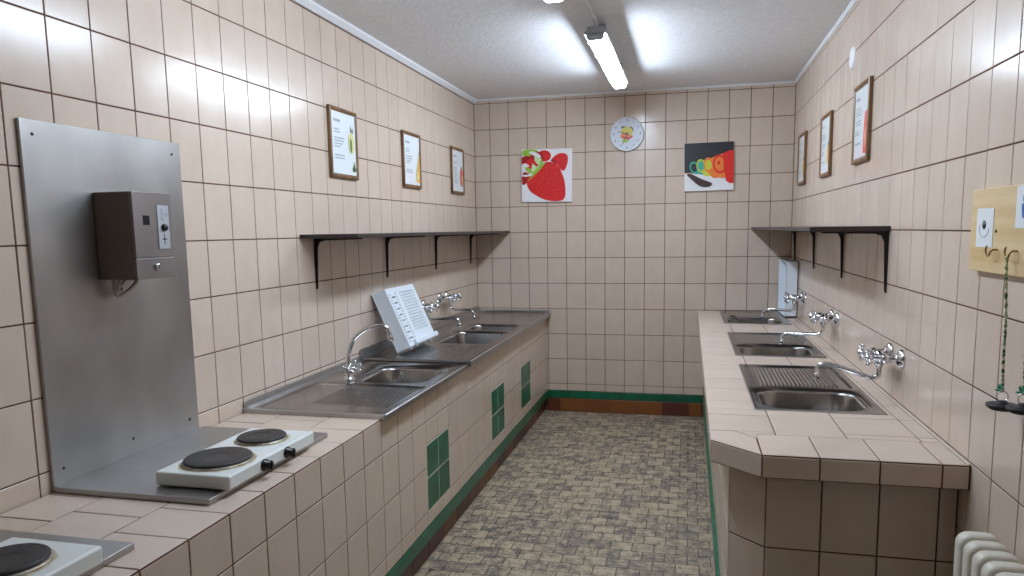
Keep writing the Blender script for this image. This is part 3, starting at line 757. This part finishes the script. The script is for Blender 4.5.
# strawberry: pixel layout of the print in a 0..1 square (x right, y up)
def rnd(pts):
    for _ in range(2):
        pts = [q for (x0, y0), (x1, y1) in zip(pts, pts[1:]+pts[:1]) for q in ((x0*.75+x1*.25, y0*.75+y1*.25), (x0*.25+x1*.75, y0*.25+y1*.75))]
    return pts
def S(pts, w=.39, h=.40, soft=True):
    if soft and len(pts) > 4 and len(pts) < 30: pts = rnd(pts)
    return [((x-.5)*w, (y-.5)*h) for x, y in pts]
berry = [(.12, .42), (.13, .30), (.2, .2), (.33, .12), (.48, .05), (.62, .03), (.75, .03), (.83, .06), (.86, .15), (.85, .3), (.83, .42), (.78, .55), (.72, .66), (.64, .72), (.55, .74), (.46, .73), (.38, .68), (.3, .6), (.2, .52)]
berry2 = [(.57, .78), (.66, .87), (.76, .92), (.88, .91), (.93, .85), (.92, .72), (.87, .6), (.83, .58), (.78, .6), (.72, .7), (.64, .74)]
items = [(WHT, S(rect(0, 1, 0, 1))), (LG, S([(0, 1), (.34, 1), (.3, .9), (.12, .84), (0, .9)])),
         (DR, S(ell(.1, .78, .14, .1))), (strawred, S(ell(.45, .87, .14, .11))), (DR, S(ell(.3, .83, .14, .13))), (DR, S([(0, .58), (.14, .56), (.2, .45), (.1, .36), (0, .3)])), (strawred, S(ell(.2, .72, .13, .1))),
         (strawred, S(berry2)), (DR, S([(.57, .78), (.62, .81), (.72, .72), (.64, .74)])), (col('sugar', (236, 214, 216)), S([(.40, .70), (.48, .76), (.60, .76), (.70, .71), (.78, .58), (.86, .44), (.88, .3), (.88, .18), (.84, .12), (.80, .5), (.66, .68)])),
         (strawred, S([((x-.49)*1.07+.49, (y-.38)*1.06+.38) for x, y in berry])), (col('fresh_leaf', (120, 176, 48)), S([(.26, .9), (.34, .82), (.42, .66), (.36, .66), (.28, .78)])), (PG, S([(.3, .96), (.24, .82), (.3, .72), (.4, .7), (.38, .86)])), (WHT, S([(.12, .95), (.25, .97), (.42, .85), (.32, .84), (.2, .9)])),
         (LG, S([(.04, .68), (.14, .66), (.24, .57), (.22, .52), (.12, .56)])), (WHT, S([(0, .72), (.08, .74), (.16, .68), (.08, .66)])), (LG, S([(.24, .6), (.4, .72), (.5, .76), (.36, .6), (.24, .5), (.1, .36), (.16, .44)])),
         (WHT, S([(0, .52), (.14, .52), (.22, .56), (.2, .5), (.1, .48), (0, .49)])), (LG, S([(.36, .72), (.40, .84), (.43, .72)])), (PG, S([(.22, .74), (.3, .66), (.25, .6), (.19, .62)]))]
canvas('canvas_print', 'square canvas print of a big red strawberry on the back wall', .579, 1.858, .395, .402, -.012, items)
BLK = noise_mix(flat('print_black', (34, 32, 38), .4), (28, 26, 32), (42, 40, 46), ns=12)
TEAL, YG, OR, RD = col('teal', (52, 176, 150)), col('yellow_green', (206, 204, 66)), col('orange', (240, 128, 48)), col('red', (222, 38, 30))
BEAN = noise_mix(flat('print_beans', (56, 34, 34), .5), (40, 24, 26), (84, 56, 52), ns=120, detail=1)
def ringp(cx, cy, rx, ry, t, m, rot=0):
    o = []
    for k in range(14):
        a, b = 2*PI*k/14, 2*PI*(k+1)/14
        def q(s, A): return (cx+(rx*s)*math.cos(A)*math.cos(rot)-(ry*s)*math.sin(A)*math.sin(rot), cy+(rx*s)*math.cos(A)*math.sin(rot)+(ry*s)*math.sin(A)*math.cos(rot))
        o.append((m, S([q(1, a), q(1, b), q(1-t, b), q(1-t, a)], .348, .346)))
    return o
def S2(p): return S(p, .348, .346, False)
items = [(WHT, S2(rect(0, 1, 0, 1))), (BLK, S2([(0, .385), (.5, .33), (1, .3), (1, 1), (0, 1)])),
         (WHT, S2([(0, .37), (.4, .34), (1, .2), (1, 0), (0, 0)])),
         (col('peach_line', (236, 180, 140)), S2([(0, .385), (.14, .385), (.14, .365), (0, .365)])),
         (TEAL, S2([(.24, .56), (.34, .58), (.4, .4), (.38, .33), (.26, .36)]))]
items += [(TEAL, S2(ell(.33, .5, .07, .14, rot=.25)))] + ringp(.2, .49, .09, .13, .28, TEAL, .3)
items += [(YG, S2([(.36, .62), (.46, .66), (.56, .5), (.55, .3), (.42, .3), (.36, .4)]))] + ringp(.35, .52, .1, .145, .25, YG, .25) + [(TEAL, S2(ell(.36, .53, .05, .09, rot=.25)))]
items += [(OR, S2([(.5, .66), (.62, .7), (.72, .6), (.74, .27), (.6, .25), (.5, .36)]))] + ringp(.5, .53, .11, .16, .25, OR, .2) + [(YG, S2(ell(.5, .54, .06, .1, rot=.2)))]
items += [(OR, S2([(.6, .7), (.78, .76), (.86, .6), (.84, .26), (.74, .25), (.62, .4)]))]
items += [(RD, S2([(.78, .76), (.9, .81), (1, .82), (1, .14), (.92, .14), (.84, .2), (.84, .3), (.8, .4)]))] + ringp(.72, .54, .14, .2, .24, RD, .15) + [(OR, S2(ell(.71, .56, .085, .125, rot=.15))), (RD, S2(ell(.70, .57, .03, .045)))]
items += [(BEAN, S2(rnd([(.03, .35), (.1, .375), (.2, .33), (.32, .26), (.46, .2), (.56, .16), (.57, .11), (.46, .07), (.36, .08), (.26, .13), (.14, .25)])))]
canvas('canvas_print', 'square canvas print of coloured cups and dark coffee beans on the back wall', 1.789, 1.884, .35, .348, .012, items)

# ------------------------------------------------------------------ clock
ck = thing('wall_clock', 'round white wall clock with fruit on its dial on the back wall', 'clock'); ck.matrix_world = canvas_M(1.193, 2.143, 0)
mb = MB(); mb.m(WHITE).lathe([(.124, .002), (.126, .010), (.126, .022), (.123, .026), (.120, .026), (.118, .022)], n=48); mb.build('rim', ck)
mb = MB(); mb.m(col('dial', (222, 228, 240))).lathe([(0, .0215), (.120, .0215)], n=48)
CK = col('numeral', (70, 76, 92))
its = [(DG_ if False else col('dark_leaf', (70, 96, 60)), ell(-.022, .048, .022, .010, rot=-.1)), (col('dark_leaf', (70, 96, 60)), ell(.036, .036, .02, .009, rot=-1.0)),
       (col('apple_yellow', (226, 206, 50)), ell(0, .012, .044, .042)), (col('apple_lime', (182, 204, 62)), ell(-.01, -.048, .024, .016)), (col('apple_orange', (240, 130, 42)), ell(-.006, -.014, .042, .024)),
       (col('apple_red', (208, 52, 30)), [(-.046, -.006), (-.02, -.034), (.014, -.042), (.042, -.026), (.046, -.014), (.01, -.026), (-.024, -.02)]), (col('apple_yellow', (226, 206, 50)), ell(.022, .006, .016, .012, rot=-.5))]
shapes(mb, Matrix.Identity(4), its, .0218)
mb.build('dial', ck, normals=False)
def text_mesh(txt, size, mb, M, material):
    cu = bpy.data.curves.new('t', 'FONT'); cu.body = txt; cu.size = size; cu.align_x = 'CENTER'; cu.align_y = 'CENTER'
    ob = bpy.data.objects.new('t', cu); C.objects.link(ob)
    dg = bpy.context.evaluated_depsgraph_get(); me = bpy.data.meshes.new_from_object(ob.evaluated_get(dg))
    mb.m(material); vs = [mb.bm.verts.new(M @ v.co) for v in me.vertices]
    for p in me.polygons:
        try:
            f = mb.bm.faces.new([vs[i] for i in p.vertices]); f.material_index = mb.cur
        except ValueError: pass
    bpy.data.objects.remove(ob); bpy.data.meshes.remove(me); bpy.data.curves.remove(cu)
for k in range(1, 13):
    a = PI/2-2*PI*k/12; mb = MB()
    text_mesh(str(k), .026 if k % 3 == 0 else .022, mb, Matrix.Translation((.099*math.cos(a), .099*math.sin(a), .0222)), CK)
    mb.build('numeral', ck, normals=False)
def hand(name, ang, L, w, z):
    a = math.radians(ang); u = V((math.sin(a), math.cos(a), 0)); v = V((u.y, -u.x, 0))
    mb = MB(); mb.m(BLACK).prism([u*-.015+v*w+V((0, 0, z)), u*L+v*w*.5+V((0, 0, z)), u*L-v*w*.5+V((0, 0, z)), u*-.015-v*w+V((0, 0, z))], (0, 0, .0008)); mb.build(name, ck)
hand('minute_hand', 203, .088, .0028, .0240); hand('hour_hand', 287, .066, .0036, .0232)

# ------------------------------------------------------------------ lamps
def lamp(label, x, y0, y1):
    t = thing('ceiling_lamp', label, 'lamp', (x, y0, 0), 0, 'fluorescent ceiling lamps')
    L = y1-y0; zt = 2.405
    mb = MB(); mb.m(GREYH)
    pr = [(-.036, zt), (.036, zt), (.054, zt-.030), (.054, zt-.034), (-.054, zt-.034), (-.054, zt-.030)]
    mb.prism([(a, 0, b) for a, b in pr], (0, L, 0))
    for yy in (.2, L-.2): mb.box((-.03, yy-.03, zt-.001), (.03, yy+.03, H_-.001))
    mb.build('housing', t)
    mb = MB(); q = [(-.028, zt-.062), (-.038, zt-.052), (-.041, zt-.035), (.041, zt-.035), (.038, zt-.052), (.028, zt-.062)]
    a, b = .012, L-.012
    mb.m(LIGHT_SIDE)
    for i, j in ((1, 2), (3, 4)): mb.face([(q[i][0], a, q[i][1]), (q[j][0], a, q[j][1]), (q[j][0], b, q[j][1]), (q[i][0], b, q[i][1])])
    mb.m(LIGHT)
    for i, j in ((0, 1), (4, 5), (5, 0)): mb.face([(q[i][0], a, q[i][1]), (q[j][0], a, q[j][1]), (q[j][0], b, q[j][1]), (q[i][0], b, q[i][1])])
    bmesh.ops.remove_doubles(mb.bm, verts=mb.bm.verts, dist=1e-5)
    mb.build('diffuser', t)
    for yy in (0, L-.012):
        mb = MB(); mb.m(GREYH); pr = [(-.044, zt-.030), (.044, zt-.030), (.041, zt-.052), (.030, zt-.063), (-.030, zt-.063), (-.041, zt-.052)]
        mb.prism([(a, yy, b) for a, b in pr], (0, .0115, 0)); mb.build('end_cap', t)
    for yy in (.15, .45, L-.45, L-.15):
        for s in (-1, 1):
            mb = MB(); mb.m(CHROME).box((.054*s-.002, yy-.008, zt-.040), (.054*s+.002, yy+.008, zt-.024), .001); mb.build('clip', t)
lamp('lit tube lamp on the ceiling in the middle of the view', 1.205, 3.585, 4.85)
lamp('lit tube lamp on the ceiling nearer the camera, mostly above the top of the view', 1.12, 1.72, 2.975)
mb = MB(); mb.m(WHITE).box((1.178, 2.97, H_-.018), (1.202, 3.78, H_-.0005), .003)
mb.tube([(1.19, 3.66, H_-.016), (1.19, 3.62, H_-.03), (1.19, 3.60, 2.41)], .006, 8)
tag(mb.build('cable_duct'), 'white cable duct on the ceiling running to the middle lamp', 'cable duct')

# junction cover on the right wall
mb = MB(); mb.m(WHITE).lathe([(0, -.010), (.03, -.010), (.046, -.007), (.052, -.001), (.052, 0)], (0, 0, 0), 'X', 32); o = mb.build('junction_cover'); o.location = (W_, 3.70, 2.205)
tag(o, 'round white junction cover high on the right wall above a framed recipe', 'cover')

# ------------------------------------------------------------------ hook board with plugs
hb = thing('hook_board', 'pine board with cup hooks screwed to the right wall', 'board', (W_, 0, 0))
mb = MB(); mb.m(PINE).box((-.020, 1.42, 1.326), (-.001, 2.078, 1.527), .0015); mb.build('board', hb)
mb = MB(); mb.m(BLACK).lathe([(.004, 0), (.004, -.0015), (0, -.002)], (-.020, 1.918, 1.425), 'X', 10); mb.build('screw', hb)
HK = [1.915, 1.808, 1.70, 1.58]
BRASS = mat('brass_hook', (150, 130, 88), .3, 1)
for y in HK:
    mb = MB(); mb.m(BRASS); pts = [(-.020, y-.022, 1.378), (-.032, y-.020, 1.378)]
    for k in range(11):
        a = math.radians(-60-27*k); pts.append((-.036, y+.012*math.cos(a)*1.0-.0, 1.378+.012*math.sin(a)))
    pts = [(-.020, y-.012, 1.382), (-.030, y-.012, 1.382)]+[(-.036, y+.013*math.cos(math.radians(a)), 1.380+.013*math.sin(math.radians(a))) for a in range(190, 420, 20)][::1]
    mb.tube(pts, .0022, 8); mb.build('cup_hook', hb)
mb = MB(); mb.m(PAPER).box((-.0212, 1.935, 1.386), (-.0202, 2.036, 1.480))
mb.m(BLACK).lathe([(0, -.0006), (.011, -.0006), (.011, 0)], (-.0212, 1.988, 1.440), 'X', 20); mb.m(INK).lathe([(0, -.0009), (.004, -.0009), (.004, -.0006)], (-.0212, 1.988, 1.443), 'X', 12)
mb.m(INK).tube([(-.0214, 1.988+.03*math.cos(math.radians(a)), 1.436+.026*math.sin(math.radians(a))) for a in range(190, 375, 15)], .0008, 5)
o = mb.build('paper_card', hb); o['label'] = 'white card with a drawing of a plug and chain'
mb = MB(); mb.m(PAPER).box((-.0212, 1.725, 1.432), (-.0202, 1.816, 1.524))
BL = col('blue', (50, 100, 170)); mb.m(BL)
mb.lathe([(0, -.0006), (.012, -.0006), (.012, 0)], (-.0212, 1.772, 1.498), 'X', 16); mb.prism([(-.0213, 1.788, 1.482), (-.0213, 1.782, 1.455), (-.0213, 1.770, 1.452), (-.0213, 1.758, 1.47), (-.0213, 1.762, 1.495)], (-.0006, 0, 0))
o = mb.build('paper_card', hb); o['label'] = 'white card with a blue picture'
def hanging_plug(label, yh, yb, zb):
    t = thing('sink_plug', label, 'plug', (W_-.047, yb, zb), 0, 'sink plugs hanging from the hook board')
    mb = MB(); mb.m(RUBBER).lathe([(0, -.007), (.024, -.007), (.027, -.003), (.031, -.002), (.031, .004), (.029, .005), (.012, .006), (.009, .012), (0, .013)], n=32); mb.build('stopper', t)
    mb = MB(); mb.m(CHROME).tube([(.011*math.cos(a*PI/8), 0, .022+.012*math.sin(a*PI/8)) for a in range(17)], .0013, 6, cap=False); mb.build('ring', t)
    mb = MB(); mb.m(ROPE); N = 40; top = V((.0115, yh-yb, 1.370-zb)); bot = V((0, 0, .034))
    for s in (0, PI):
        pts = []
        for k in range(N*3+1):
            q = k/(N*3); p = bot.lerp(top, q); a = q*N*1.1+s
            pts.append(p+V((.0014*math.cos(a), .0014*math.sin(a)+.003*math.sin(q*9), 0)))
        mb.tube(pts, .0019, 6)
    mb.build('cord', t)
    mb = MB(); mb.m(LACE).tube([(0, 0, .036), (-.004, .012, .046), (0, .022, .038), (.003, .012, .030), (0, 0, .034), (-.002, .03, .03)], .0028, 6, smoothpath=1); mb.build('knot', t)
hanging_plug('black sink plug on a green cord, hanging left of the other from the hook board', 1.806, 1.753, 1.044)
hanging_plug('black sink plug on a green cord at the right edge of the view', 1.698, 1.650, 1.062)

# ------------------------------------------------------------------ radiator
rd = thing('radiator', 'cream column radiator standing by the right wall before the counter end', 'radiator', (0, 0, 0))
xa, xb = 2.270, 2.362
for k in range(14):
    y = 1.790-.052*k
    mb = MB(); mb.m(RAD)
    pr = []
    def hull(x0, x1, z0, z1, r, n=6):
        o = []
        for cx, cz, a0 in ((x1-r, z1-r, 0), (x0+r, z1-r, 90), (x0+r, z0+r, 180), (x1-r, z0+r, 270)):
            for i in range(n+1):
                a = math.radians(a0+90*i/n); o.append((cx+r*math.cos(a), cz+r*math.sin(a)))
        return o
    L0 = hull(xa+.007, xb-.007, .107, .727, .022); L1 = hull(xa+.002, xb-.002, .102, .732, .027); L2 = hull(xa, xb, .10, .734, .029)
    loops = [[(x, y+.019, z) for x, z in L0], [(x, y+.016, z) for x, z in L1], [(x, y+.010, z) for x, z in L2], [(x, y-.010, z) for x, z in L2], [(x, y-.016, z) for x, z in L1], [(x, y-.019, z) for x, z in L0]]
    # inner opening of the section
    I = hull(xa+.034, xb-.034, .16, .672, .012)
    ring = [[V(p) for p in L] for L in loops]
    inner = [[V((x, y-.015, z)) for x, z in I], [V((x, y+.015, z)) for x, z in I]]
    mb.loft(ring+inner+[ring[0]]); 
    bmesh.ops.remove_doubles(mb.bm, verts=mb.bm.verts, dist=.0001)
    mb.build('section', rd)
for z in (.14, .695):
    mb = MB(); mb.m(RAD).tube([(2.316, 1.805, z), (2.316, 1.08, z)], .017, 14); mb.build('connecting_tube', rd)
for y in (1.7, 1.2):
    for z in (.16, .64):
        mb = MB(); mb.m(RAD).box((2.35, y-.012, z), (W_-.0005, y+.012, z+.015)); mb.build('wall_bracket', rd)
for y in (1.738, 1.166):
    mb = MB(); mb.m(RAD).lathe([(0, 0), (.022, 0), (.018, .006), (.013, .02), (.013, .12)], (2.316, y, 0), n=16); mb.build('foot', rd)

# ------------------------------------------------------------------ camera
cd = bpy.data.cameras.new('camera'); cam = bpy.data.objects.new('camera', cd); C.objects.link(cam)
yaw, pit, rol = .2325, .1225, -.0153
cy, sy, cp, sp_ = math.cos(yaw), math.sin(yaw), math.cos(pit), math.sin(pit)
F = V((-sy*cp, cy*cp, -sp_)); r = V((cy, sy, 0)); u = r.cross(F)
R = math.cos(rol)*r+math.sin(rol)*u; U = -math.sin(rol)*r+math.cos(rol)*u
cam.matrix_world = Matrix(((R.x, U.x, -F.x, 1.6558), (R.y, U.y, -F.y, 0), (R.z, U.z, -F.z, 1.4448), (0, 0, 0, 1)))
cd.sensor_width = 36; cd.sensor_fit = 'HORIZONTAL'; cd.lens = 722.07*36/1024; cd.shift_x = -6.449/1024; cd.shift_y = 30.825/1024; cd.clip_start = .02
bpy.context.scene.camera = cam

w = bpy.data.worlds.new('world'); bpy.context.scene.world = w; w.use_nodes = True
w.node_tree.nodes['Background'].inputs[0].default_value = (.6, .7, .85, 1); w.node_tree.nodes['Background'].inputs[1].default_value = .05
vs = bpy.context.scene.view_settings
vs.view_transform = 'Standard'; vs.look = 'None'; vs.exposure = .30; vs.gamma = 1; vs.use_curve_mapping = False
